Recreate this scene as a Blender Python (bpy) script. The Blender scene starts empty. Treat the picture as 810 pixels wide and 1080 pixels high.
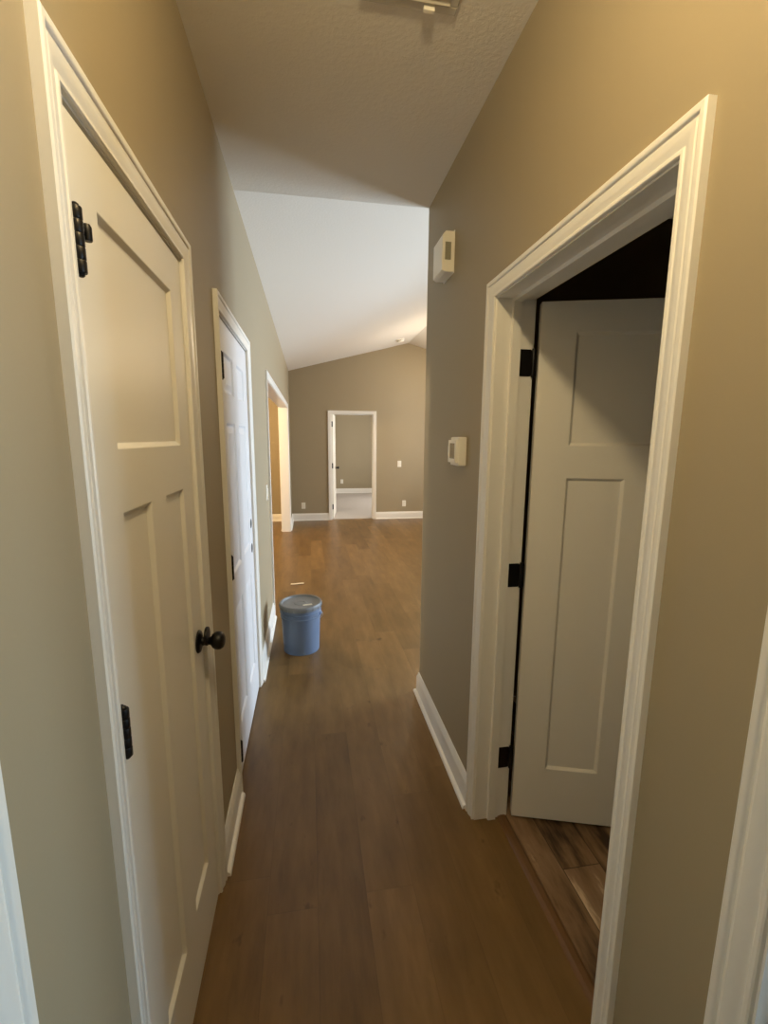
import bpy, bmesh, math, random
from mathutils import Vector, Matrix
PI = math.pi
scene = bpy.context.scene
COL = scene.collection
rnd = random.Random(7)

# ------------------------------------------------------------------ dimensions (metres; hall runs along +y)
XL, XR = -0.339, 0.650          # faces of the hall's two walls
WT = 0.125                      # wall thickness
HC = 2.768                      # hall ceiling
YC = 2.507                      # end of the hall
YF = 8.591                      # far wall of the living room
YB = -1.7                       # hall end behind the camera
SL = 0.2546                     # slope of the vault
XP = 1.876                      # ridge
XE = 4.09                       # right wall of the living room
ZR = HC + SL * (XP - XL)
YBED = 12.8

# ------------------------------------------------------------------ materials
def srgb(r, g, b):
    f = lambda c: (c / 255 / 12.92) if c <= 10 else ((c / 255 + 0.055) / 1.055) ** 2.4
    return (f(r), f(g), f(b), 1)

def new_mat(name):
    m = bpy.data.materials.new(name); m.use_nodes = True
    nt = m.node_tree
    return m, nt, nt.nodes['Principled BSDF']

def mnode(nt, op, a, b=None, c=None):
    n = nt.nodes.new('ShaderNodeMath'); n.operation = op
    for i, v in enumerate((a, b, c)):
        if v is None: continue
        if isinstance(v, (int, float)): n.inputs[i].default_value = v
        else: nt.links.new(v, n.inputs[i])
    return n.outputs[0]

def noise(nt, vec, scale, detail=3, rough=.5):
    n = nt.nodes.new('ShaderNodeTexNoise'); n.inputs['Scale'].default_value = scale
    n.inputs['Detail'].default_value = detail; n.inputs['Roughness'].default_value = rough
    nt.links.new(vec, n.inputs['Vector']); return n.outputs['Fac']

def texco(nt):
    return nt.nodes.new('ShaderNodeTexCoord').outputs['Object']

def bump(nt, b, height, strength, dist):
    n = nt.nodes.new('ShaderNodeBump'); n.inputs['Strength'].default_value = strength
    n.inputs['Distance'].default_value = dist
    nt.links.new(height, n.inputs['Height']); nt.links.new(n.outputs[0], b.inputs['Normal'])

def mixcol(nt, fac, a, b):
    n = nt.nodes.new('ShaderNodeMix'); n.data_type = 'RGBA'
    for s, v in ((n.inputs[0], fac), (n.inputs[6], a), (n.inputs[7], b)):
        if hasattr(v, 'links'): nt.links.new(v, s)
        else: s.default_value = v
    return n.outputs[2]

def ramp(nt, fac, stops):
    n = nt.nodes.new('ShaderNodeValToRGB'); e = n.color_ramp.elements
    e[0].position, e[0].color = stops[0]; e[1].position, e[1].color = stops[-1]
    for p, c in stops[1:-1]:
        x = e.new(p); x.color = c
    nt.links.new(fac, n.inputs[0]); return n.outputs[0]

def plain(name, col, rough=.5, metal=0, spec=.5, bscale=0, bstr=.1, bdist=.001, vary=0):
    m, nt, b = new_mat(name)
    b.inputs['Roughness'].default_value = rough; b.inputs['Metallic'].default_value = metal
    b.inputs['Specular IOR Level'].default_value = spec
    t = texco(nt)
    n = noise(nt, t, bscale or 40)
    dark = tuple(c * (1 - vary) for c in col[:3]) + (1,)
    nt.links.new(mixcol(nt, n, dark, col), b.inputs['Base Color'])
    if bscale: bump(nt, b, n, bstr, bdist)
    return m

PAINT = plain('greige_wall_paint', srgb(158, 145, 119), .55, spec=.35, bscale=260, bstr=.10, bdist=.0006, vary=.03)
TRIM = plain('white_semi_gloss', srgb(232, 229, 222), .32, spec=.5, vary=.01)
DOORW = plain('white_door_paint', srgb(228, 224, 214), .38, spec=.5, vary=.01)
GDOOR = plain('white_primed_door', srgb(226, 226, 228), .42, spec=.45, vary=.01)
BLACK = plain('oil_rubbed_black', srgb(15, 12, 11), .42, metal=.3, vary=.2)
PLASTIC = plain('white_plastic', srgb(238, 234, 222), .4, vary=.02)
GREYPL = plain('grey_grille', srgb(150, 146, 128), .6, vary=.1)
DARK = plain('dark_slot', srgb(34, 28, 24), .8, vary=.1)
METALW = plain('register_enamel', srgb(196, 190, 178), .4, vary=.02)
CARPET = plain('beige_carpet', srgb(196, 188, 180), .95, spec=.1, bscale=700, bstr=.6, bdist=.006, vary=.25)

def ceiling_mat():
    m, nt, b = new_mat('textured_ceiling_paint')
    b.inputs['Roughness'].default_value = .85; b.inputs['Specular IOR Level'].default_value = .2
    t = texco(nt); n1 = noise(nt, t, 75, 4, .6)
    h = ramp(nt, n1, [(.42, (0, 0, 0, 1)), (.62, (1, 1, 1, 1))])
    b.inputs['Base Color'].default_value = srgb(224, 218, 207)
    bump(nt, b, h, .22, .002)
    return m
CEIL = ceiling_mat()

def plank_mat(name, w, L, stops, seam, rough, streak, knots, tone):
    m, nt, b = new_mat(name)
    t = texco(nt); sep = nt.nodes.new('ShaderNodeSeparateXYZ'); nt.links.new(t, sep.inputs[0])
    x, y = sep.outputs[0], sep.outputs[1]
    u = mnode(nt, 'DIVIDE', x, w); iu = mnode(nt, 'FLOOR', u); fu = mnode(nt, 'SUBTRACT', u, iu)
    wn = nt.nodes.new('ShaderNodeTexWhiteNoise'); wn.noise_dimensions = '1D'; nt.links.new(iu, wn.inputs['W'])
    v = mnode(nt, 'ADD', mnode(nt, 'DIVIDE', y, L), wn.outputs['Value'])
    iv = mnode(nt, 'FLOOR', v); fv = mnode(nt, 'SUBTRACT', v, iv)
    wn2 = nt.nodes.new('ShaderNodeTexWhiteNoise'); wn2.noise_dimensions = '2D'
    cb = nt.nodes.new('ShaderNodeCombineXYZ'); nt.links.new(iu, cb.inputs[0]); nt.links.new(iv, cb.inputs[1])
    nt.links.new(cb.outputs[0], wn2.inputs['Vector']); rv = wn2.outputs['Value']
    # grain, shifted plank by plank
    gv = nt.nodes.new('ShaderNodeCombineXYZ')
    nt.links.new(mnode(nt, 'MULTIPLY_ADD', rv, 7.3, mnode(nt, 'MULTIPLY', x, streak)), gv.inputs[0])
    nt.links.new(mnode(nt, 'MULTIPLY_ADD', rv, 13.1, mnode(nt, 'MULTIPLY', y, 1.6)), gv.inputs[1])
    g = noise(nt, gv.outputs[0], 1.6, 6, .62)
    gv2 = nt.nodes.new('ShaderNodeCombineXYZ')
    nt.links.new(mnode(nt, 'MULTIPLY', x, 5.), gv2.inputs[0]); nt.links.new(mnode(nt, 'MULTIPLY', y, 3.), gv2.inputs[1])
    nt.links.new(rv, gv2.inputs[2])
    blot = noise(nt, gv2.outputs[0], 1.3, 3, .5)
    fac = mnode(nt, 'ADD', mnode(nt, 'MULTIPLY', g, 1 - tone - .25), mnode(nt, 'ADD', mnode(nt, 'MULTIPLY', rv, tone), mnode(nt, 'MULTIPLY', blot, .25)))
    col = ramp(nt, fac, stops)
    if knots:
        k = noise(nt, gv2.outputs[0], 2.6, 3, .6)
        kf = ramp(nt, k, [(.67, (0, 0, 0, 1)), (.77, (1, 1, 1, 1))])
        col = mixcol(nt, mnode(nt, 'MULTIPLY', kf, knots), col, stops[0][1])
    # seams
    du = mnode(nt, 'MULTIPLY', mnode(nt, 'MINIMUM', fu, mnode(nt, 'SUBTRACT', 1, fu)), w)
    dv = mnode(nt, 'MULTIPLY', mnode(nt, 'MINIMUM', fv, mnode(nt, 'SUBTRACT', 1, fv)), L)
    d = mnode(nt, 'MINIMUM', du, dv)
    s = mnode(nt, 'LESS_THAN', d, .0016)
    col = mixcol(nt, mnode(nt, 'MULTIPLY', s, seam), col, (.02, .012, .006, 1))
    nt.links.new(col, b.inputs['Base Color'])
    b.inputs['Roughness'].default_value = rough; b.inputs['Specular IOR Level'].default_value = .4
    hh = mnode(nt, 'SUBTRACT', mnode(nt, 'MULTIPLY', g, .35), s)
    bump(nt, b, hh, .25, .0012)
    return m
def lin(r, g, b): return srgb(r, g, b)
WOOD = plank_mat('oak_hardwood', .168, 1.55,
    [(.24, lin(78, 56, 26)), (.46, lin(108, 82, 45)), (.60, lin(121, 93, 54)), (.82, lin(146, 114, 71))], .16, .34, 9, .85, .22)
VINYL = plank_mat('rustic_vinyl_plank', .15, 1.2,
    [(.37, lin(58, 42, 30)), (.45, lin(124, 98, 72)), (.54, lin(150, 124, 98)), (.61, lin(232, 208, 178))], .8, .4, 9, .5, .22)
OAKTRIM = plain('oak_transition', srgb(118, 84, 50), .4, bscale=30, bstr=.05, vary=.25)

def glass_mat():
    m, nt, b = new_mat('window_glass')
    out = nt.nodes['Material Output']
    tr = nt.nodes.new('ShaderNodeBsdfTransparent'); gl = nt.nodes.new('ShaderNodeBsdfGlossy'); gl.inputs['Roughness'].default_value = .02
    fr = nt.nodes.new('ShaderNodeFresnel'); fr.inputs[0].default_value = 1.45
    mx = nt.nodes.new('ShaderNodeMixShader')
    nt.links.new(fr.outputs[0], mx.inputs[0]); nt.links.new(tr.outputs[0], mx.inputs[1]); nt.links.new(gl.outputs[0], mx.inputs[2])
    nt.links.new(mx.outputs[0], out.inputs[0]); nt.nodes.remove(b)
    return m
GLASS = glass_mat()
def emit_mat(name, col, s):
    m, nt, b = new_mat(name)
    b.inputs['Base Color'].default_value = col
    b.inputs['Emission Color'].default_value = col; b.inputs['Emission Strength'].default_value = s
    return m

# ------------------------------------------------------------------ mesh helpers
def link(name, bm, mat, parent=None, smooth=False, bevel=0, seg=2):
    bmesh.ops.recalc_face_normals(bm, faces=bm.faces[:])
    me = bpy.data.meshes.new(name); bm.to_mesh(me); bm.free()
    if mat: me.materials.append(mat)
    if smooth:
        for p in me.polygons: p.use_smooth = True
        try: me.set_sharp_from_angle(angle=math.radians(35))
        except Exception: pass
    o = bpy.data.objects.new(name, me); COL.objects.link(o)
    if parent: o.parent = parent
    if bevel:
        b = o.modifiers.new('bevel', 'BEVEL'); b.width = bevel; b.segments = seg; b.limit_method = 'ANGLE'; b.angle_limit = math.radians(40)
    return o

def struct(o, label=None):
    o['kind'] = 'structure'
    if label: o['label'] = label
    return o
def tag(o, label, cat, group=None):
    o['label'] = label; o['category'] = cat
    if group: o['group'] = group
    return o
def empty(name, loc, rz=0):
    o = bpy.data.objects.new(name, None); COL.objects.link(o); o.location = loc; o.rotation_euler = (0, 0, rz)
    o.empty_display_size = .1
    return o

def add_box(bm, x0, x1, y0, y1, z0, z1):
    v = [bm.verts.new((x, y, z)) for x in (x0, x1) for y in (y0, y1) for z in (z0, z1)]
    for f in ((0, 1, 3, 2), (4, 6, 7, 5), (0, 4, 5, 1), (2, 3, 7, 6), (0, 2, 6, 4), (1, 5, 7, 3)):
        bm.faces.new([v[i] for i in f])

def box(name, mat, parent, x0, x1, y0, y1, z0, z1, bevel=0):
    bm = bmesh.new(); add_box(bm, x0, x1, y0, y1, z0, z1)
    return link(name, bm, mat, parent, bevel=bevel)

def cells(us, zs, holes):
    for a, b in zip(us, us[1:]):
        for c, d in zip(zs, zs[1:]):
            mu, mz = (a + b) / 2, (c + d) / 2
            if not any(h[0] < mu < h[1] and h[2] < mz < h[3] for h in holes): yield a, b, c, d

def wall(name, axis, t0, t1, u0, u1, z0, z1, holes=(), mat=None, top=None):
    """slab between t0..t1 on `axis`, with rectangular openings; top = extra polygon (u,z) set on the slab"""
    us = sorted({u0, u1, *[h[0] for h in holes], *[h[1] for h in holes]}); us = [u for u in us if u0 <= u <= u1]
    zs = sorted({z0, z1, *[h[2] for h in holes], *[h[3] for h in holes]}); zs = [z for z in zs if z0 <= z <= z1]
    bm = bmesh.new()
    P = (lambda t, u, z: (t, u, z)) if axis == 'x' else (lambda t, u, z: (u, t, z))
    solid = set(); nu, nz = len(us) - 1, len(zs) - 1
    for i in range(nu):
        for k in range(nz):
            mu, mz = (us[i] + us[i + 1]) / 2, (zs[k] + zs[k + 1]) / 2
            if not any(h[0] < mu < h[1] and h[2] < mz < h[3] for h in holes): solid.add((i, k))
    vs = {}
    def V(t, u, z):
        key = (round(t, 5), round(u, 5), round(z, 5))
        if key not in vs: vs[key] = bm.verts.new(P(t, u, z))
        return vs[key]
    for i, k in solid:
        a, b, c, d = us[i], us[i + 1], zs[k], zs[k + 1]
        for t in (t0, t1): bm.faces.new([V(t, a, c), V(t, b, c), V(t, b, d), V(t, a, d)])
        if (i - 1, k) not in solid: bm.faces.new([V(t0, a, c), V(t1, a, c), V(t1, a, d), V(t0, a, d)])
        if (i + 1, k) not in solid: bm.faces.new([V(t0, b, c), V(t1, b, c), V(t1, b, d), V(t0, b, d)])
        if (i, k - 1) not in solid: bm.faces.new([V(t0, a, c), V(t1, a, c), V(t1, b, c), V(t0, b, c)])
        if (i, k + 1) not in solid: bm.faces.new([V(t0, a, d), V(t1, a, d), V(t1, b, d), V(t0, b, d)])
    if top:
        A = [bm.verts.new(P(t0, u, z)) for u, z in top]; B = [bm.verts.new(P(t1, u, z)) for u, z in top]
        bm.faces.new(A); bm.faces.new(B[::-1])
        n = len(top)
        for i in range(n): bm.faces.new([A[i], A[(i + 1) % n], B[(i + 1) % n], B[i]])
    return struct(link(name, bm, mat or PAINT))

def sweep(bm, path, prof, closed=False, frame=None):
    """sweep profile (s = sideways, t = up/out) along a 2-D path with mitred corners; frame maps (a, b, t) to 3-D"""
    n = len(path); rings = []
    for i, p in enumerate(path):
        p = Vector(p)
        d0 = (p - Vector(path[i - 1])).normalized() if i > 0 else None
        d1 = (Vector(path[i + 1]) - p).normalized() if i < n - 1 else None
        if d0 is None: d0 = d1
        if d1 is None: d1 = d0
        n0 = Vector((-d0.y, d0.x)); n1 = Vector((-d1.y, d1.x))
        m = (n0 + n1); m = m / m.length_squared * 2 if m.length > 1e-6 else n0
        rings.append([bm.verts.new(frame(p.x + m.x * s, p.y + m.y * s, t)) for s, t in prof])
    k = len(prof)
    for a, b in zip(rings, rings[1:]):
        for j in range(k):
            bm.faces.new([a[j], a[(j + 1) % k], b[(j + 1) % k], b[j]])
    bm.faces.new(rings[0]); bm.faces.new(rings[-1][::-1])

CW = .057   # casing width; profile from the opening's edge outwards (s) and off the wall (t)
CPROF = [(0, 0), (0, .009), (.003, .012), (.010, .012), (.013, .0095), (.016, .0095), (.022, .0125), (.034, .0165), (.044, .0175),
         (.047, .0155), (.050, .0155), (.053, .020), (.058, .022), (.066, .022), (.070, .019), (.070, 0)]
CPROF = [(-s * .057 / .070, t * .84) for s, t in CPROF]     # path runs up, over, down with the outside on its left... flipped below

def casing(parent, w, h, y, out, mat=TRIM):
    """U of casing round an opening in local x, z on the plane y; out = +-1 direction off the wall"""
    bm = bmesh.new()
    r = .004
    path = [(w / 2 + r, 0), (w / 2 + r, h + r), (-w / 2 - r, h + r), (-w / 2 - r, 0)]
    sweep(bm, path, CPROF, frame=lambda a, b, t: (a, y + out * t, b))
    return link('casing', bm, mat, parent, smooth=True)

def jamb(parent, w, h, t, stop_y, mat=TRIM, stop=True):
    bm = bmesh.new(); e = .018
    path = [(w / 2, 0), (w / 2, h), (-w / 2, h), (-w / 2, 0)]
    sweep(bm, path, [(0, 0), (0, t), (-e, t), (-e, 0)], frame=lambda a, b, q: (a, q, b))
    if stop:
        sweep(bm, path, [(0, stop_y), (0.0105, stop_y + .002), (.0105, stop_y + .034), (0, stop_y + .036)], frame=lambda a, b, q: (a, q, b))
    return link('jamb', bm, mat, parent)

def leaf_mesh(w, h, th, panels, raised=False):
    """door leaf: x 0..w, y 0..th, z 0..h with panels recessed in both faces"""
    bm = bmesh.new()
    xs = sorted({0, w, *[p[0] for p in panels], *[p[1] for p in panels]})
    zs = sorted({0, h, *[p[2] for p in panels], *[p[3] for p in panels]})
    for y, s in ((0, 1), (th, -1)):
        for a, b, c, d in cells(xs, zs, panels):
            bm.faces.new([bm.verts.new(q) for q in ((a, y, c), (b, y, c), (b, y, d), (a, y, d))])
        for a, b, c, d in panels:
            if raised: steps = [(0, 0), (.004, .0015), (.012, .009), (.020, .009), (.045, .003), (.047, .003)]
            else: steps = [(0, 0), (.002, .001), (.010, .009), (.012, .0095)]
            prev = None
            for i, dep in steps:
                ring = [bm.verts.new(q) for q in ((a + i, y + s * dep, c + i), (b - i, y + s * dep, c + i), (b - i, y + s * dep, d - i), (a + i, y + s * dep, d - i))]
                if prev:
                    for j in range(4): bm.faces.new([prev[j], prev[(j + 1) % 4], ring[(j + 1) % 4], ring[j]])
                prev = ring
            bm.faces.new(prev)
    c = [bm.verts.new(q) for q in ((0, 0, 0), (w, 0, 0), (w, 0, h), (0, 0, h))]; d = [bm.verts.new(q) for q in ((0, th, 0), (w, th, 0), (w, th, h), (0, th, h))]
    for j in range(4): bm.faces.new([c[j], c[(j + 1) % 4], d[(j + 1) % 4], d[j]])
    bmesh.ops.remove_doubles(bm, verts=bm.verts[:], dist=1e-5)
    return bm

def lathe(bm, prof, M=None, n=40, cap=True):
    M = M or Matrix.Identity(4); rings = []
    for r, z in prof:
        if r < 1e-5: rings.append([bm.verts.new(M @ Vector((0, 0, z)))])
        else: rings.append([bm.verts.new(M @ Vector((r * math.cos(2 * PI * i / n), r * math.sin(2 * PI * i / n), z))) for i in range(n)])
    for a, b in zip(rings, rings[1:]):
        for i in range(n):
            j = (i + 1) % n
            f = [a[i % len(a)], a[j % len(a)], b[j % len(b)], b[i % len(b)]]
            f = list(dict.fromkeys(f))
            if len(f) > 2: bm.faces.new(f)
    if cap:
        if len(rings[0]) > 1: bm.faces.new(rings[0][::-1])
        if len(rings[-1]) > 1: bm.faces.new(rings[-1])

def tube(bm, pts, r, n=10):
    rings = []
    for i, p in enumerate(pts):
        p = Vector(p); d = (Vector(pts[min(i + 1, len(pts) - 1)]) - Vector(pts[max(i - 1, 0)])).normalized()
        u = d.cross(Vector((0, 0, 1)));
        if u.length < 1e-3: u = d.cross(Vector((1, 0, 0)))
        u.normalize(); v = d.cross(u)
        rings.append([bm.verts.new(p + r * (math.cos(2 * PI * k / n) * u + math.sin(2 * PI * k / n) * v)) for k in range(n)])
    for a, b in zip(rings, rings[1:]):
        for k in range(n): bm.faces.new([a[k], a[(k + 1) % n], b[(k + 1) % n], b[k]])
    bm.faces.new(rings[0][::-1]); bm.faces.new(rings[-1])

def hinge(parent, x, y, z, out, h=.092, plate=0, stopper=False):
    """butt hinge: knuckles on the y side `out`; plate = width of the visible leaf plate (signed, along x)"""
    bm = bmesh.new()
    M = Matrix.Translation((x, y + out * .007, z - h / 2))
    for k in range(5):
        lathe(bm, [(.0082, k * h / 5 + .0004), (.0088, k * h / 5 + .0015), (.0088, (k + 1) * h / 5 - .0015), (.0082, (k + 1) * h / 5 - .0004)], M, 16)
    lathe(bm, [(.003, -.005), (.0052, -.003), (.0052, 0), (.0052, h), (.0052, h + .003), (.003, h + .005)], M, 14)
    add_box(bm, x - .009, x + .014, y - .002, y + .0045, z - h / 2, z + h / 2)
    if plate:
        a, b = sorted((x, x + plate)); add_box(bm, a, b, y - .0015, y + .0025, z - h / 2, z + h / 2)
    if stopper:
        add_box(bm, x + .004, x + .030, y + out * .004 - .006, y + out * .004 + .006, z + h / 2 - .026, z + h / 2 - .018)
        lathe(bm, [(.006, 0), (.007, .002), (.007, .020), (.005, .024)], Matrix.Translation((x + .030, y + out * .008, z + h / 2 - .036)), 12)
    o = link('hinge', bm, BLACK, parent, smooth=True); o['label'] = 'black butt hinge'
    return o

def knob(parent, x, y, z, out, loose=False):
    """round knob; axis along y, standing off on the side `out`"""
    M = Matrix.Translation((x, y, z)) @ Matrix.Rotation(-out * PI / 2, 4, 'X')
    bm = bmesh.new()
    lathe(bm, [(.034, 0), (.034, .003), (.031, .007), (.022, .010), (.0135, .012), (.0115, .020), (.0115, .034), (.014, .038), (.021, .042),
               (.0262, .050), (.0275, .058), (.0265, .066), (.021, .073), (.011, .077), (0, .078)], M, 36)
    if loose:
        lathe(bm, [(0, 0), (.027, 0), (.028, .0015), (.028, .0065), (.027, .008), (0, .008)], Matrix.Translation((0, 0, .016)) @ M @ Matrix.Translation((0, 0, .022)), 30)
    o = link('knob', bm, BLACK, parent, smooth=True); o['label'] = 'dark bronze round door knob'
    return o

def three_panel(w, h):
    s = .102 if w < .7 else .122; m = s
    c0, c1 = s, (w - m) / 2; d0, d1 = (w + m) / 2, w - s
    return [(s, w - s, 1.540, 1.932), (c0, c1, .232, 1.424), (d0, d1, .232, 1.424)]

HO = 2.052   # opening height
# ================================================================== SETTING
def slab(name, mat, x0, x1, y0, y1, z0, z1):
    bm = bmesh.new(); add_box(bm, x0, x1, y0, y1, z0, z1); return struct(link(name, bm, mat))
SX = XR + .135     # where the hall boards stop in the doorway
# hardwood: one L-shaped sheet through hall, living room and dining room
bm = bmesh.new()
for r in ((XL - WT, SX, YB - .1, YC), (-4.0, XE + .2, YC, YF + .06), ):
    add_box(bm, r[0], r[1], r[2], r[3], -.12, 0)
floor = struct(link('floor', bm, WOOD), 'brown oak hardwood boards running down the hall')
struct(slab('floor_utility', VINYL, SX, 3.0, .58, YC - WT, -.12, -.003), 'rustic grey brown vinyl planks beyond the right doorway')
struct(slab('floor_washroom', VINYL, SX, 3.0, YB - .1, .58, -.12, -.003))
struct(slab('floor_bedroom', CARPET, -1.2, XE + .2, YF + .06, YBED + .1, -.12, .004), 'pale beige carpet beyond the far doorway')
struct(slab('floor_closet', WOOD, -1.3, XL - WT, YB - .1, YC, -.12, 0))

D1 = (.777, 1.395); D2 = (1.895, 2.720); O3 = (3.922, 7.573); D4 = (.770, 1.548)
N1 = (-.330, .414); N2 = (-.330, .442)
def hole(d): return (d[0] - .018, d[1] + .018, -1, HO + .018)
# left wall, right hall wall
wall('wall_left', 'x', XL - WT, XL, YB, YF, 0, HC, [hole(D1), hole(D2), hole(O3), hole(N1)])
wall('wall_right', 'x', XR, XR + WT, YB, YC, 0, HC, [hole(D4), hole(N2)])
wall('wall_back', 'y', YB - .12, YB, XL - WT, XR + WT, 0, HC)
# living room: wall with the hall's mouth, far wall, right wall with patio door and window
def vz(x): return HC + SL * (min(x, 2 * XP - x) - XL)
gable = [(XL - .05, HC + .02), (XE + .05, HC + .02), (XE + .05, vz(XE) + .05), (XP, ZR + .05), (XL - .05, HC + .04)]
wall('wall_near', 'y', YC - WT, YC, XR + WT, XE, 0, HC)
bm = bmesh.new()
A = [bm.verts.new((u, YC - .1, z)) for u, z in gable]; B = [bm.verts.new((u, YC - .001, z)) for u, z in gable]
bm.faces.new(A); bm.faces.new(B[::-1])
for i in range(5): bm.faces.new([A[i], A[(i + 1) % 5], B[(i + 1) % 5], B[i]])
struct(link('wall_gable', bm, PAINT))
FD = (.420, 1.220); FH = 2.015
wall('wall_far', 'y', YF, YF + WT, -4.0, XE, 0, HC, [(FD[0] - .018, FD[1] + .018, -1, FH + .018)], top=[(XL - .05, HC)] + [(XE + .05, HC)] + gable[2:])
PAT = (2.70, 4.40); WIN = (6.25, 7.75)
wall('wall_east', 'x', XE, XE + .15, YC - WT, YBED + .1, 0, HC + .05, [(PAT[0], PAT[1], .02, 2.1), (WIN[0], WIN[1], .85, 2.1), (9.7, 11.6, .85, 2.1)])
# side rooms
wall('wall_utility_side', 'y', .52, .64, XR + WT, 3.0, 0, HC)
wall('wall_utility_back', 'x', 3.0, 3.1, YB, YC, 0, HC, [(-.9, .15, .9, 2.0)])
wall('wall_washroom_end', 'y', YB - .12, YB, XR + WT, 3.0, 0, HC)
wall('wall_closet_back', 'x', -1.3, -1.2, YB, YC, 0, HC)
wall('wall_closet_side', 'y', YC + .2, YC + .32, -4.0, XL - WT, 0, HC)
wall('wall_dining_west', 'x', -4.1, -4.0, YC, YF + WT, 0, HC, [(4.4, 6.6, .5, 2.2)])
wall('wall_bedroom_far', 'y', YBED, YBED + .12, -1.2, XE, 0, HC)
wall('wall_bedroom_west', 'x', -1.3, -1.2, YF + WT, YBED + .1, 0, HC)
# ceilings
bm = bmesh.new(); add_box(bm, -1.3, 3.1, YB - .12, YC, HC, HC + .1)
struct(link('ceiling', bm, CEIL), 'flat textured white ceiling over the hall')
bm = bmesh.new()
prof = [(XL - .05, HC - SL * .05), (XP, ZR), (XE + .05, HC - SL * .05)]
V = [[bm.verts.new((x, y, z + dz)) for x, z in prof] for y in (YC, YF) for dz in (0, .12)]
for i in range(2):
    bm.faces.new([V[0][i], V[0][i + 1], V[2][i + 1], V[2][i]]); bm.faces.new([V[1][i], V[1][i + 1], V[3][i + 1], V[3][i]])
    bm.faces.new([V[0][i], V[0][i + 1], V[1][i + 1], V[1][i]]); bm.faces.new([V[2][i], V[2][i + 1], V[3][i + 1], V[3][i]])
for k in (0, 2): bm.faces.new([V[0][k], V[1][k], V[3][k], V[2][k]])
struct(link('ceiling_vault', bm, CEIL), 'white textured vaulted ceiling rising from the left wall to a ridge')
struct(slab('ceiling_dining', CEIL, -4.1, XL - .05, YC, YF + WT, HC, HC + .1))
struct(slab('ceiling_bedroom', CEIL, -1.3, XE + .15, YF + WT, YBED + .1, 2.6, 2.7))

# ------------------------------------------------------------------ baseboards with shoe moulding
BPROF = [(0, 0), (.030, 0), (.029, .008), (.024, .015), (.0145, .019), (.0145, .100), (.0125, .112), (.008, .120), (.0065, .132), (.003, .137), (0, .137)]
def base(name, path, flip=1, label=None):
    bm = bmesh.new()
    sweep(bm, path, [(flip * s, t) for s, t in BPROF], frame=lambda a, b, t: (a, b, t))
    return struct(link(name, bm, TRIM, smooth=True), label)
c = CW + .004
base('baseboard_left', [(XL, D1[1] + c), (XL, D2[0] - c)], -1, 'white baseboard between the nearest and second door of the left wall')
base('baseboard_left', [(XL, D2[1] + c), (XL, O3[0] - c)], -1, 'white baseboard between the second door and the cased opening')
base('baseboard_left', [(XL, N1[1] + c), (XL, D1[0] - c)], -1)
base('baseboard_left', [(XL, O3[1] + c), (XL, YF)], -1)
base('baseboard_right', [(XR, D4[1] + c), (XR, YC), (XE, YC)], 1, 'white baseboard beyond the open doorway, turning the wall corner')
base('baseboard_right', [(XR, N2[1] + c), (XR, D4[0] - c)], 1)
base('baseboard_far', [(XL, YF), (FD[0] - c, YF)], -1, 'white baseboard left of the far doorway')
base('baseboard_far', [(FD[1] + c, YF), (XE, YF), (XE, PAT[1] + .08)], -1, 'white baseboard right of the far doorway')
base('baseboard_dining', [(XL - WT, O3[1] + c), (XL - WT, YF), (-4.0, YF), (-4.0, YC + .4)], 1, 'white baseboard of the room through the cased opening')
base('baseboard_bedroom', [(-1.2, YBED), (XE, YBED)], -1, 'white baseboard at the back of the carpeted room')

# ------------------------------------------------------------------ doors
def door(name, d, wx, rz, label, h=HO):
    """root at the opening's centre on the near face of its wall; local x along the wall, local y into the wall"""
    c0 = (d[0] + d[1]) / 2
    loc = (wx, c0, 0) if rz else (c0, wx, 0)
    r = empty(name, loc, rz); struct(r, label); r['w'] = d[1] - d[0]
    return r, d[1] - d[0]

# door 1: narrow closet door, left wall, hinged on the near side, opens into the hall
r, w = door('door_1', D1, XL, PI / 2, 'nearest left door, narrow white three panel leaf with round knob, closed')
jamb(r, w, HO, WT, .045); casing(r, w, HO, 0, -1); casing(r, w, HO, WT, 1)
lw = w - .006
lf = link('leaf', leaf_mesh(lw, 2.034, .035, three_panel(lw, 2.0)), DOORW, r, bevel=.0012, seg=1); lf.location = (-lw / 2, .001, .010)
for z, s in ((1.858, True), (1.058, False), (.235, False)): hinge(r, -w / 2 + .002, -.003, z, -1, stopper=s)
knob(lf, lw - .054, 0, .955, -1, loose=True)
# door 2: six panel door, hinged near side, lockset not fitted yet
r, w = door('door_2', D2, XL, PI / 2, 'second left door, white six panel leaf with empty bore holes, closed')
jamb(r, w, HO, WT, .055); casing(r, w, HO, 0, -1); casing(r, w, HO, WT, 1)
lw = w - .006
c0, c1, e0, e1 = .115, (lw - .105) / 2, (lw + .105) / 2, lw - .115
pn = [(a, b, z0, z1) for a, b in ((c0, c1), (e0, e1)) for z0, z1 in ((.215, .790), (.950, 1.625), (1.745, 1.915))]
lf = link('leaf', leaf_mesh(lw, 2.034, .044, pn, raised=True), GDOOR, r, bevel=.0012, seg=1); lf.location = (-lw / 2, .003, .010)
for z in (1.850, 1.030, .172): hinge(r, -w / 2 + .002, -.002, z, -1, h=.100)
for z in (1.066, .920):
    bm = bmesh.new(); lathe(bm, [(.0, 0), (.027, 0), (.027, .0012), (.024, .002), (0, .002)], Matrix.Translation((lw - .062, .0005, z)) @ Matrix.Rotation(PI / 2, 4, 'X'), 28)
    o = link('bore_hole', bm, DARK, lf, smooth=True); o['label'] = 'dark empty lock hole'
# cased opening 3
r, w = door('doorway_3', O3, XL, PI / 2, 'wide white cased opening at the far end of the left wall')
jamb(r, w, HO, WT, .05, stop=False); casing(r, w, HO, 0, -1); casing(r, w, HO, WT, 1)
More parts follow.
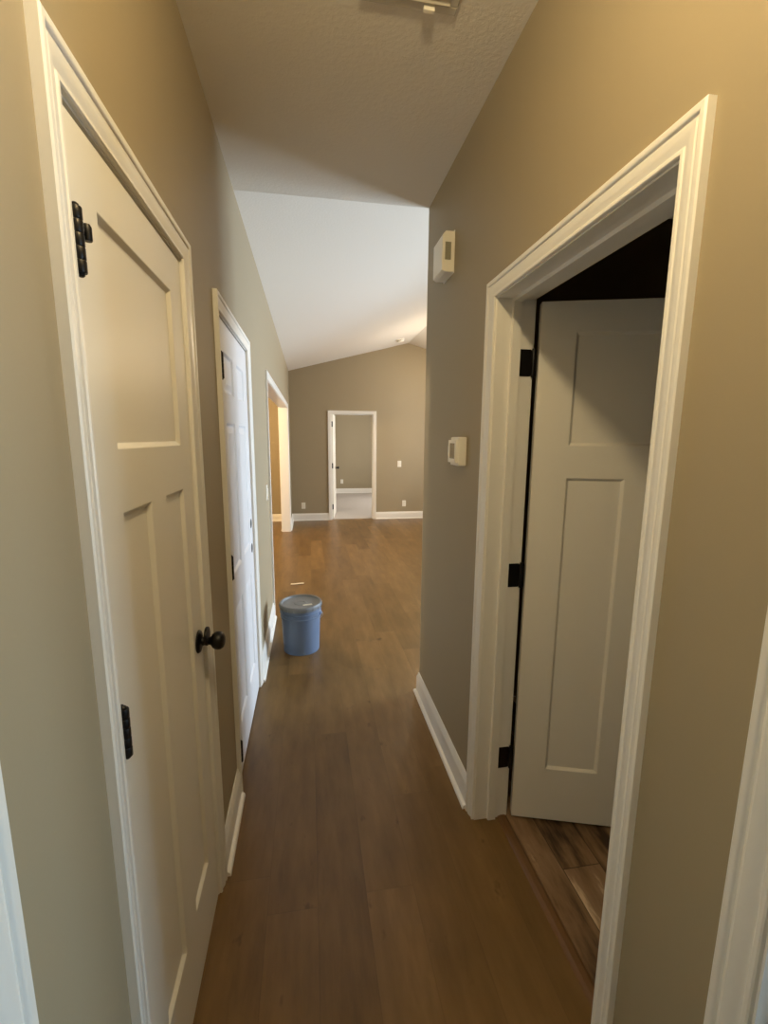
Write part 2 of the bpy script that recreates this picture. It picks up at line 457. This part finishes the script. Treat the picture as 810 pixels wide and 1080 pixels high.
# door 4: right wall, opens away from the hall, hinged on the far jamb
r, w = door('door_4', D4, XR, -PI / 2, 'right doorway with white three panel door swung open into the dark room')
jamb(r, w, HO, WT + .012, .055); casing(r, w, HO, 0, -1); casing(r, w, HO, WT + .012, 1)
lw = w - .006
lf = link('leaf', leaf_mesh(lw, 2.034, .035, three_panel(lw, 2.0)), DOORW, r, bevel=.0012, seg=1)
# local x runs towards the camera here: the hinge is at -w/2, the closed leaf lies at local y = .10
ang = math.radians(73)
lf.location = (-w / 2 + .012, WT + .034, .010); lf.rotation_euler = (0, 0, ang)
for z in (1.840, 1.058, .280):
    bm = bmesh.new()
    pl = []
    for cy, cz, a0 in ((WT - .030, z - .038, 180), (WT + .005, z - .038, 270), (WT + .005, z + .038, 0), (WT - .030, z + .038, 90)):
        for k in range(6):
            a = math.radians(a0 + 18 * k); pl.append((cy + .008 * math.cos(a), cz + .008 * math.sin(a)))
    A = [bm.verts.new((-w / 2 - .0005, y, q)) for y, q in pl]; B = [bm.verts.new((-w / 2 + .0025, y, q)) for y, q in pl]
    bm.faces.new(A); bm.faces.new(B[::-1])
    for k in range(24): bm.faces.new([A[k], A[(k + 1) % 24], B[(k + 1) % 24], B[k]])
    lathe(bm, [(.005, -.050), (.0068, -.046), (.0068, .046), (.005, .050)], Matrix.Translation((-w / 2 + .004, WT + .018, z)), 14)
    add_box(bm, -w / 2 + .003, -w / 2 + .006, WT + .014, WT + .030, z - .046, z + .046)
    o = link('hinge', bm, BLACK, r, smooth=True); o['label'] = 'black butt hinge'
knob(lf, lw - .062, 0, .945, -1); knob(lf, lw - .062, .035, .945, 1)
bm = bmesh.new()
pr = [(0, 0), (.004, .005), (.014, .009), (.030, .009), (.040, .005), (.044, 0)]
A = [bm.verts.new((XR + .100 + s, D4[0] + .001, t)) for s, t in pr]; B = [bm.verts.new((XR + .100 + s, D4[1] - .001, t)) for s, t in pr]
bm.faces.new(A); bm.faces.new(B[::-1])
for i in range(6): bm.faces.new([A[i], A[(i + 1) % 6], B[(i + 1) % 6], B[i]])
struct(link('trim_threshold', bm, OAKTRIM), 'brown wooden threshold strip in the right doorway')
# door 5: far doorway into the carpeted room, leaf swung away from us
r, w = door('door_5', FD, YF, 0, 'far doorway with white door swung open into the carpeted room', FH)
jamb(r, w, FH, WT, .055); casing(r, w, FH, 0, -1); casing(r, w, FH, WT, 1)
lw = w - .006
lf = link('leaf', leaf_mesh(lw, 2.010, .035, three_panel(lw, 2.0)), DOORW, r, bevel=.0012, seg=1)
lf.location = (-w / 2 + .040, WT - .020, .012); lf.rotation_euler = (0, 0, math.radians(83.5))
for z in (1.83, 1.04, .24):
    bm = bmesh.new(); add_box(bm, -w / 2 + .004, -w / 2 + .036, WT - .034, WT - .020, z - .05, z + .05)
    lathe(bm, [(.005, -.052), (.008, -.048), (.008, .048), (.005, .052)], Matrix.Translation((-w / 2 + .012, WT - .034, z)), 12)
    o = link('hinge', bm, BLACK, r, bevel=.001); o['label'] = 'black butt hinge'
knob(lf, lw - .062, 0, .945, -1)
# door 6 / 7: the two near doorways, only an edge of each is in view
r, w = door('door_6', N1, XL, PI / 2, 'white door casing at the bottom left edge of the photo')
jamb(r, w, HO, WT, .045); casing(r, w, HO, 0, -1)
lw = w - .006
lf = link('leaf', leaf_mesh(lw, 2.034, .035, three_panel(lw, 2.0)), DOORW, r, bevel=.0012, seg=1); lf.location = (-lw / 2, .070, .010)
r, w = door('door_7', N2, XR, -PI / 2, 'white door casing at the bottom right edge of the photo')
jamb(r, w, HO, WT + .012, .045); casing(r, w, HO, 0, -1)

# ------------------------------------------------------------------ windows (all outside the frame; they light the rooms)
def window(name, x, y0, y1, z0, z1, n=2):
    r = empty(name, (x, (y0 + y1) / 2, z0)); struct(r)
    W, H = y1 - y0, z1 - z0; bm = bmesh.new(); f = .055
    for k in range(n):
        a, b = -W / 2 + k * W / n, -W / 2 + (k + 1) * W / n
        for q in ((a, a + f, 0, H), (b - f, b, 0, H), (a, b, 0, f), (a, b, H - f, H)): add_box(bm, .05, .10, q[0], q[1], q[2], q[3])
    link('window_frame', bm, TRIM, r)
    bm = bmesh.new(); add_box(bm, .073, .077, -W / 2 + .03, W / 2 - .03, .03, H - .03); link('pane', bm, GLASS, r)
    return r
window('window_1', XE, PAT[0], PAT[1], .02, 2.1)
window('window_2', XE, WIN[0], WIN[1], .85, 2.1)
window('window_3', XE, 9.7, 11.6, .85, 2.1)
window('window_4', 2.98, -.9, .15, .9, 2.0, 1)
window('window_5', -4.12, 4.4, 6.6, .5, 2.2)

# ================================================================== THINGS
# ---- bucket
bk = tag(empty('bucket', (-.083, 3.235, 0), 0), 'blue grey five gallon plastic bucket with lid standing on the wooden floor', 'bucket')
BLUE = plain('blue_grey_plastic', srgb(104, 122, 150), .42, vary=.04)
LID = plain('grey_lid_plastic', srgb(128, 132, 136), .45, vary=.08)
bm = bmesh.new()
lathe(bm, [(.0, .006), (.120, .006), (.124, 0), (.1315, 0), (.1325, .008), (.1425, .262), (.1490, .264), (.1500, .268), (.1500, .276), (.1440, .279),
           (.1445, .298), (.1500, .300), (.1510, .304), (.1510, .309), (.1450, .312), (.1460, .350), (.148, .352), (.142, .352), (.128, .02), (0, .012)], None, 72, cap=False)
body = link('pail', bm, BLUE, bk, smooth=True)
bm = bmesh.new()
lathe(bm, [(0, .357), (.030, .357), (.032, .359), (.045, .359), (.047, .357), (.128, .357), (.134, .359), (.139, .370), (.145, .372), (.153, .370), (.156, .364),
           (.156, .345), (.1535, .335), (.1515, .335), (.1515, .352), (0, .353)], None, 72, cap=False)
for k in range(20):     # pull tabs moulded round the skirt
    a = 2 * PI * k / 20; M = Matrix.Rotation(a, 4, 'Z')
    v = [bm.verts.new(M @ Vector(q)) for q in ((.1545, -.003, .337), (.1545, .003, .337), (.1585, .003, .340), (.1585, -.003, .340), (.1545, -.003, .362), (.1545, .003, .362), (.1575, .003, .360), (.1575, -.003, .360))]
    for f in ((0, 1, 2, 3), (4, 7, 6, 5), (0, 4, 5, 1), (1, 5, 6, 2), (2, 6, 7, 3), (3, 7, 4, 0)): bm.faces.new([v[i] for i in f])
lid = link('lid', bm, LID, bk, smooth=True); lid['label'] = 'grey snap-on lid'
bm = bmesh.new()
M = Matrix.Translation((.050, -.045, 0)) @ Matrix.Rotation(.15, 4, 'Z')
v = [bm.verts.new(M @ Vector(q)) for q in ((-.034, -.014, .3574), (.034, -.014, .3574), (.034, .014, .3574), (-.034, .014, .3574))]
w2 = [bm.verts.new(x.co + Vector((0, 0, .0006))) for x in v]
bm.faces.new(v); bm.faces.new(w2)
for i in range(4): bm.faces.new([v[i], v[(i + 1) % 4], w2[(i + 1) % 4], w2[i]])
o = link('sticker', bm, plain('sticker_paper', srgb(226, 222, 208), .6, vary=.03), lid); o['label'] = 'small white sticker on the lid'
ea = math.radians(-12)
for s in (0, PI):
    M = Matrix.Rotation(ea + s, 4, 'Z') @ Matrix.Translation((.1440, 0, .288)) @ Matrix.Rotation(PI / 2, 4, 'Y')
    bm = bmesh.new(); lathe(bm, [(.020, 0), (.020, .004), (.014, .010), (.007, .013), (0, .013)], M, 24)
    link('handle_ear', bm, BLUE, bk, smooth=True)
bm = bmesh.new(); pts = []
for k in range(33):
    a = PI * k / 32
    q = Vector((.159 * math.cos(a), .162 * math.sin(a), 0)); drop = math.sin(a) * .145
    pts.append(Matrix.Rotation(ea, 4, 'Z') @ Vector((q.x, q.y + .004, .288 - drop)))
tube(bm, pts, .0028)
WIRE = plain('pale_wire', srgb(206, 206, 200), .35, metal=.3, vary=.05)
o = link('bail_handle', bm, WIRE, bk, smooth=True); o['label'] = 'pale wire bail hanging down behind'

# ---- scrap on the floor beyond the bucket
bm = bmesh.new()
add_box(bm, -.070, .070, -.016, .016, .0005, .004)
bmesh.ops.subdivide_edges(bm, edges=bm.edges[:], cuts=4, use_grid_fill=True)
for v in bm.verts: v.co.z += .004 * (math.sin(v.co.x * 30) + 1) * .6; v.co.y += .003 * math.sin(v.co.x * 45)
o = link('scrap_strip', bm, plain('offcut_paper', srgb(232, 222, 200), .7, vary=.05)); o.location = (-.153, 4.76, 0); o.rotation_euler = (0, 0, -.05)
tag(o, 'small off-white offcut strip lying on the boards beyond the bucket', 'scrap')

# ---- alarm / chime box high on the right wall
r = tag(empty('door_chime', (XR, 2.12, 2.385)), 'white plastic box with small grille mounted high on the right hall wall', 'door chime')
bm = bmesh.new()
prof = [(0, -.084), (-.040, -.084), (-.056, -.076), (-.056, .066), (-.040, .084), (0, .084)]
A = [bm.verts.new((x, -.072, z)) for x, z in prof]; B = [bm.verts.new((x, .072, z)) for x, z in prof]
bm.faces.new(A); bm.faces.new(B[::-1])
for i in range(6): bm.faces.new([A[i], A[(i + 1) % 6], B[(i + 1) % 6], B[i]])
link('housing', bm, PLASTIC, r, bevel=.003); box('wall_mount', PLASTIC, r, -.004, 0, -.075, .075, -.087, .087, bevel=.001)
bm = bmesh.new(); add_box(bm, -.043, -.016, -.0732, -.0715, -.034, .038)
for k in range(7): add_box(bm, -.042, -.017, -.0742, -.0730, -.031 + k * .0100, -.0265 + k * .0100)
o = link('grille', bm, GREYPL, r); o['label'] = 'grey slotted grille'

# ---- thermostat
r = tag(empty('thermostat', (XR, 1.855, 1.520)), 'white wall thermostat with small grey screen beside the right doorway', 'thermostat')
box('wall_mount', PLASTIC, r, -.036, 0, -.056, .052, -.060, .060, bevel=.005)
box('body', PLASTIC, r, -.048, -.034, -.050, .048, -.048, .047, bevel=.003)
o = box('screen', plain('lcd_grey', srgb(128, 124, 108), .25, vary=.05), r, -.0492, -.0475, -.038, .022, -.030, .034, bevel=.0005); o['label'] = 'grey display'
box('button', PLASTIC, r, -.051, -.047, .028, .040, -.020, .022, bevel=.001)

# ---- switches and outlets (plate facing local -y)
def plate(name, loc, rz, label, cat, kind, group=None):
    r = tag(empty(name, loc, rz), label, cat, group)
    box('cover_plate', PLASTIC, r, -.037, .037, -.006, 0, -.060, .060, bevel=.003)
    if kind == 'switch':
        box('rocker', PLASTIC, r, -.016, .016, -.011, -.005, -.033, .033, bevel=.002)
    else:
        for z in (-.020, .020):
            o = box('receptacle', PLASTIC, r, -.017, .017, -.009, -.005, z - .015, z + .015, bevel=.002)
            bm = bmesh.new()
            for x in (-.007, .007): add_box(bm, x - .001, x + .001, -.0096, -.0085, z - .002, z + .008)
            lathe(bm, [(.0025, 0), (.0025, .001)], Matrix.Translation((0, -.0086, z - .008)) @ Matrix.Rotation(PI / 2, 4, 'X'), 10)
            link('slots', bm, DARK, o)
    return r
plate('light_switch', (XL, 3.633, 1.140), PI / 2, 'white light switch on the left wall before the cased opening', 'light switch', 'switch')
plate('light_switch', (1.737, YF, 1.080), 0, 'white light switch on the far wall above the right outlet', 'light switch', 'switch')
plate('power_outlet', (1.840, YF, .300), 0, 'white outlet on the far wall right of the doorway', 'outlet', 'outlet')
plate('power_outlet', (-.122, YF, .288), 0, 'white outlet on the far wall left of the doorway', 'outlet', 'outlet')
plate('power_outlet', (.915, YBED, .340), 0, 'white outlet on the back wall of the carpeted room', 'outlet', 'outlet')

# ---- smoke detector on the vault
r = tag(empty('smoke_detector', (1.60, 7.97, vz(1.60))), 'round white smoke detector on the vaulted ceiling near the ridge', 'smoke detector')
r.rotation_euler = (0, -math.atan(SL), 0)
bm = bmesh.new(); lathe(bm, [(0, 0), (.072, 0), (.072, -.012), (.066, -.016)], None, 40, cap=False); link('mount', bm, PLASTIC, r, smooth=True)
bm = bmesh.new(); lathe(bm, [(.064, -.015), (.064, -.028), (.055, -.040), (.030, -.045), (0, -.045)], None, 40, cap=False); link('cover', bm, PLASTIC, r, smooth=True)
bm = bmesh.new(); lathe(bm, [(.058, -.0155), (.0655, -.018), (.0655, -.024), (.058, -.026)], None, 40, cap=False); o = link('vent_ring', bm, DARK, r, smooth=True); o['label'] = 'dark vent slots'

# ---- ceiling register above the hall
r = tag(empty('ceiling_vent', (.300, 1.300, HC)), 'off-white ceiling air register at the top edge of the hall ceiling', 'air vent')
bm = bmesh.new(); W2, L2 = .136, .136
path = [(-W2, -L2), (W2, -L2), (W2, L2), (-W2, L2), (-W2, -L2)]
for a, b in (((-W2, W2), (-L2, -L2 + .026)), ((-W2, W2), (L2 - .026, L2)), ((-W2, -W2 + .026), (-L2 + .026, L2 - .026)), ((W2 - .026, W2), (-L2 + .026, L2 - .026))):
    add_box(bm, a[0], a[1], b[0], b[1], -.007, 0)
link('frame', bm, METALW, r, bevel=.003)
o = box('duct', DARK, r, -W2 + .02, W2 - .02, -L2 + .02, L2 - .02, -.001, -.0002); o['label'] = 'dark duct opening'
for k in range(9):
    y = -L2 + .038 + k * .0245
    bm = bmesh.new(); v = [bm.verts.new(q) for q in ((-W2 + .024, y - .005, -.001), (W2 - .024, y - .005, -.001), (W2 - .024, y + .007, -.011), (-W2 + .024, y + .007, -.011))]
    w2 = [bm.verts.new(x.co + Vector((0, .0012, .0008))) for x in v]
    bm.faces.new(v); bm.faces.new(w2)
    for i in range(4): bm.faces.new([v[i], v[(i + 1) % 4], w2[(i + 1) % 4], w2[i]])
    link('louver', bm, METALW, r)
box('damper_lever', PLASTIC, r, .040, .072, L2 - .020, L2 - .008, -.018, -.006, bevel=.002)

# ---- hall lamp (above the frame; it throws the header shadows on the doors)
LY, LX, LZ = .45, .150, 2.665
lamp = tag(empty('ceiling_lamp', (LX, LY, HC)), 'round flush ceiling lamp over the near end of the hall', 'ceiling lamp')
bm = bmesh.new(); lathe(bm, [(0, 0), (.085, 0), (.085, -.014), (.070, -.022), (.0, -.022)], None, 40, cap=False); link('canopy', bm, BLACK, lamp, smooth=True)
bm = bmesh.new(); lathe(bm, [(.052, -.022), (.060, -.050), (.074, -.085), (.075, -.10), (.060, -.125), (.030, -.137), (0, -.139)], None, 40, cap=False)
link('lamp_shade', bm, emit_mat('lit_glass', (1, .72, .42, 1), 6), lamp, smooth=True)

for lx, ly, lz, top, lab in ((2.45, 7.0, 2.70, vz(2.45), 'added unseen white glass pendant under the living room vault'), (-2.0, 6.4, 2.2, HC, 'white glass pendant in the room through the cased opening')):  # living room pendant is an unseen addition, hung over its warm fill light
    r = tag(empty('pendant_lamp', (lx, ly, top)), lab, 'pendant lamp')
    bm = bmesh.new(); lathe(bm, [(0, .03), (.06, .03), (.06, -.022), (.012, -.030), (.006, -.04), (.006, lz + .16 - top), (0, lz + .16 - top)], None, 24, cap=False)
    link('rod', bm, BLACK, r, smooth=True)
    bm = bmesh.new(); z0 = lz + .11 - top; lathe(bm, [(0, .05 + z0), (.030, .05 + z0), (.085, .03 + z0), (.110, z0), (.106, z0), (.082, .025 + z0), (0, .043 + z0)], None, 32, cap=False)
    link('lamp_shade', bm, PLASTIC, r, smooth=True)

# ================================================================== LIGHT
def area(name, loc, rot, sx, sy, power, col, spread=PI):
    l = bpy.data.lights.new(name, 'AREA'); l.shape = 'RECTANGLE'; l.size = sx; l.size_y = sy; l.energy = power; l.color = col; l.spread = spread
    o = bpy.data.objects.new(name, l); COL.objects.link(o); o.location = loc; o.rotation_euler = rot; return o
def point(name, loc, power, col, r=.05):
    l = bpy.data.lights.new(name, 'POINT'); l.energy = power; l.color = col; l.shadow_soft_size = r
    o = bpy.data.objects.new(name, l); COL.objects.link(o); o.location = loc; return o
WARM = (1, .79, .44); SKY = (.66, .84, 1.0)
point('hall_lamp_light', (LX, LY, LZ - .06), 26, WARM, .05)
point('living_warm_fill', (2.45, 7.0, 2.70), 48, (1, .80, .55), .10)  # added fill, gives the vault and far wall their warm streaks
# daylight through the windows
area('daylight_patio', (XE + .35, (PAT[0] + PAT[1]) / 2, 1.15), (0, PI / 2, 0), 2.2, 2.2, 325, (.70, .85, 1.0))
area('daylight_window', (XE + .35, (WIN[0] + WIN[1]) / 2, 1.5), (0, PI / 2, 0), 1.3, 1.5, 110, (.85, .92, 1))
area('daylight_bedroom', (XE + .35, 10.65, 1.5), (0, PI / 2, 0), 1.3, 1.9, 230, (1, .96, .90))
area('daylight_washroom', (3.3, -.375, 1.45), (0, PI / 2, 0), 1.1, 1.0, 80, (.55, .80, 1.0))
point('dining_lamp_light', (-2.0, 6.4, 2.2), 210, (1, .70, .36), .12)
world = bpy.data.worlds.new('sky'); scene.world = world; world.use_nodes = True
world.node_tree.nodes['Background'].inputs[0].default_value = (.62, .78, 1, 1)
world.node_tree.nodes['Background'].inputs[1].default_value = .6

# ================================================================== CAMERA
cam = bpy.data.cameras.new('camera'); co = bpy.data.objects.new('camera', cam); COL.objects.link(co)
yaw, pitch, roll, ch, f = .1661, -.1638, .0069, 1.5733, 471.3
F = Vector((math.sin(yaw) * math.cos(pitch), math.cos(yaw) * math.cos(pitch), math.sin(pitch)))
R0 = Vector((math.cos(yaw), -math.sin(yaw), 0)); U0 = R0.cross(F)
R1 = math.cos(roll) * R0 + math.sin(roll) * U0; U1 = -math.sin(roll) * R0 + math.cos(roll) * U0
co.matrix_world = Matrix(((R1.x, U1.x, -F.x, 0), (R1.y, U1.y, -F.y, 0), (R1.z, U1.z, -F.z, ch), (0, 0, 0, 1)))
cam.sensor_fit = 'VERTICAL'; cam.sensor_height = 36; cam.lens = f / 1080 * 36; cam.clip_start = .02
scene.camera = co
vs = scene.view_settings
vs.view_transform = 'Standard'; vs.look = 'None'; vs.gamma = 1; vs.use_curve_mapping = False; vs.exposure = .35
scene.cycles.use_denoising = True
scene.cycles.max_bounces = 12; scene.cycles.diffuse_bounces = 8
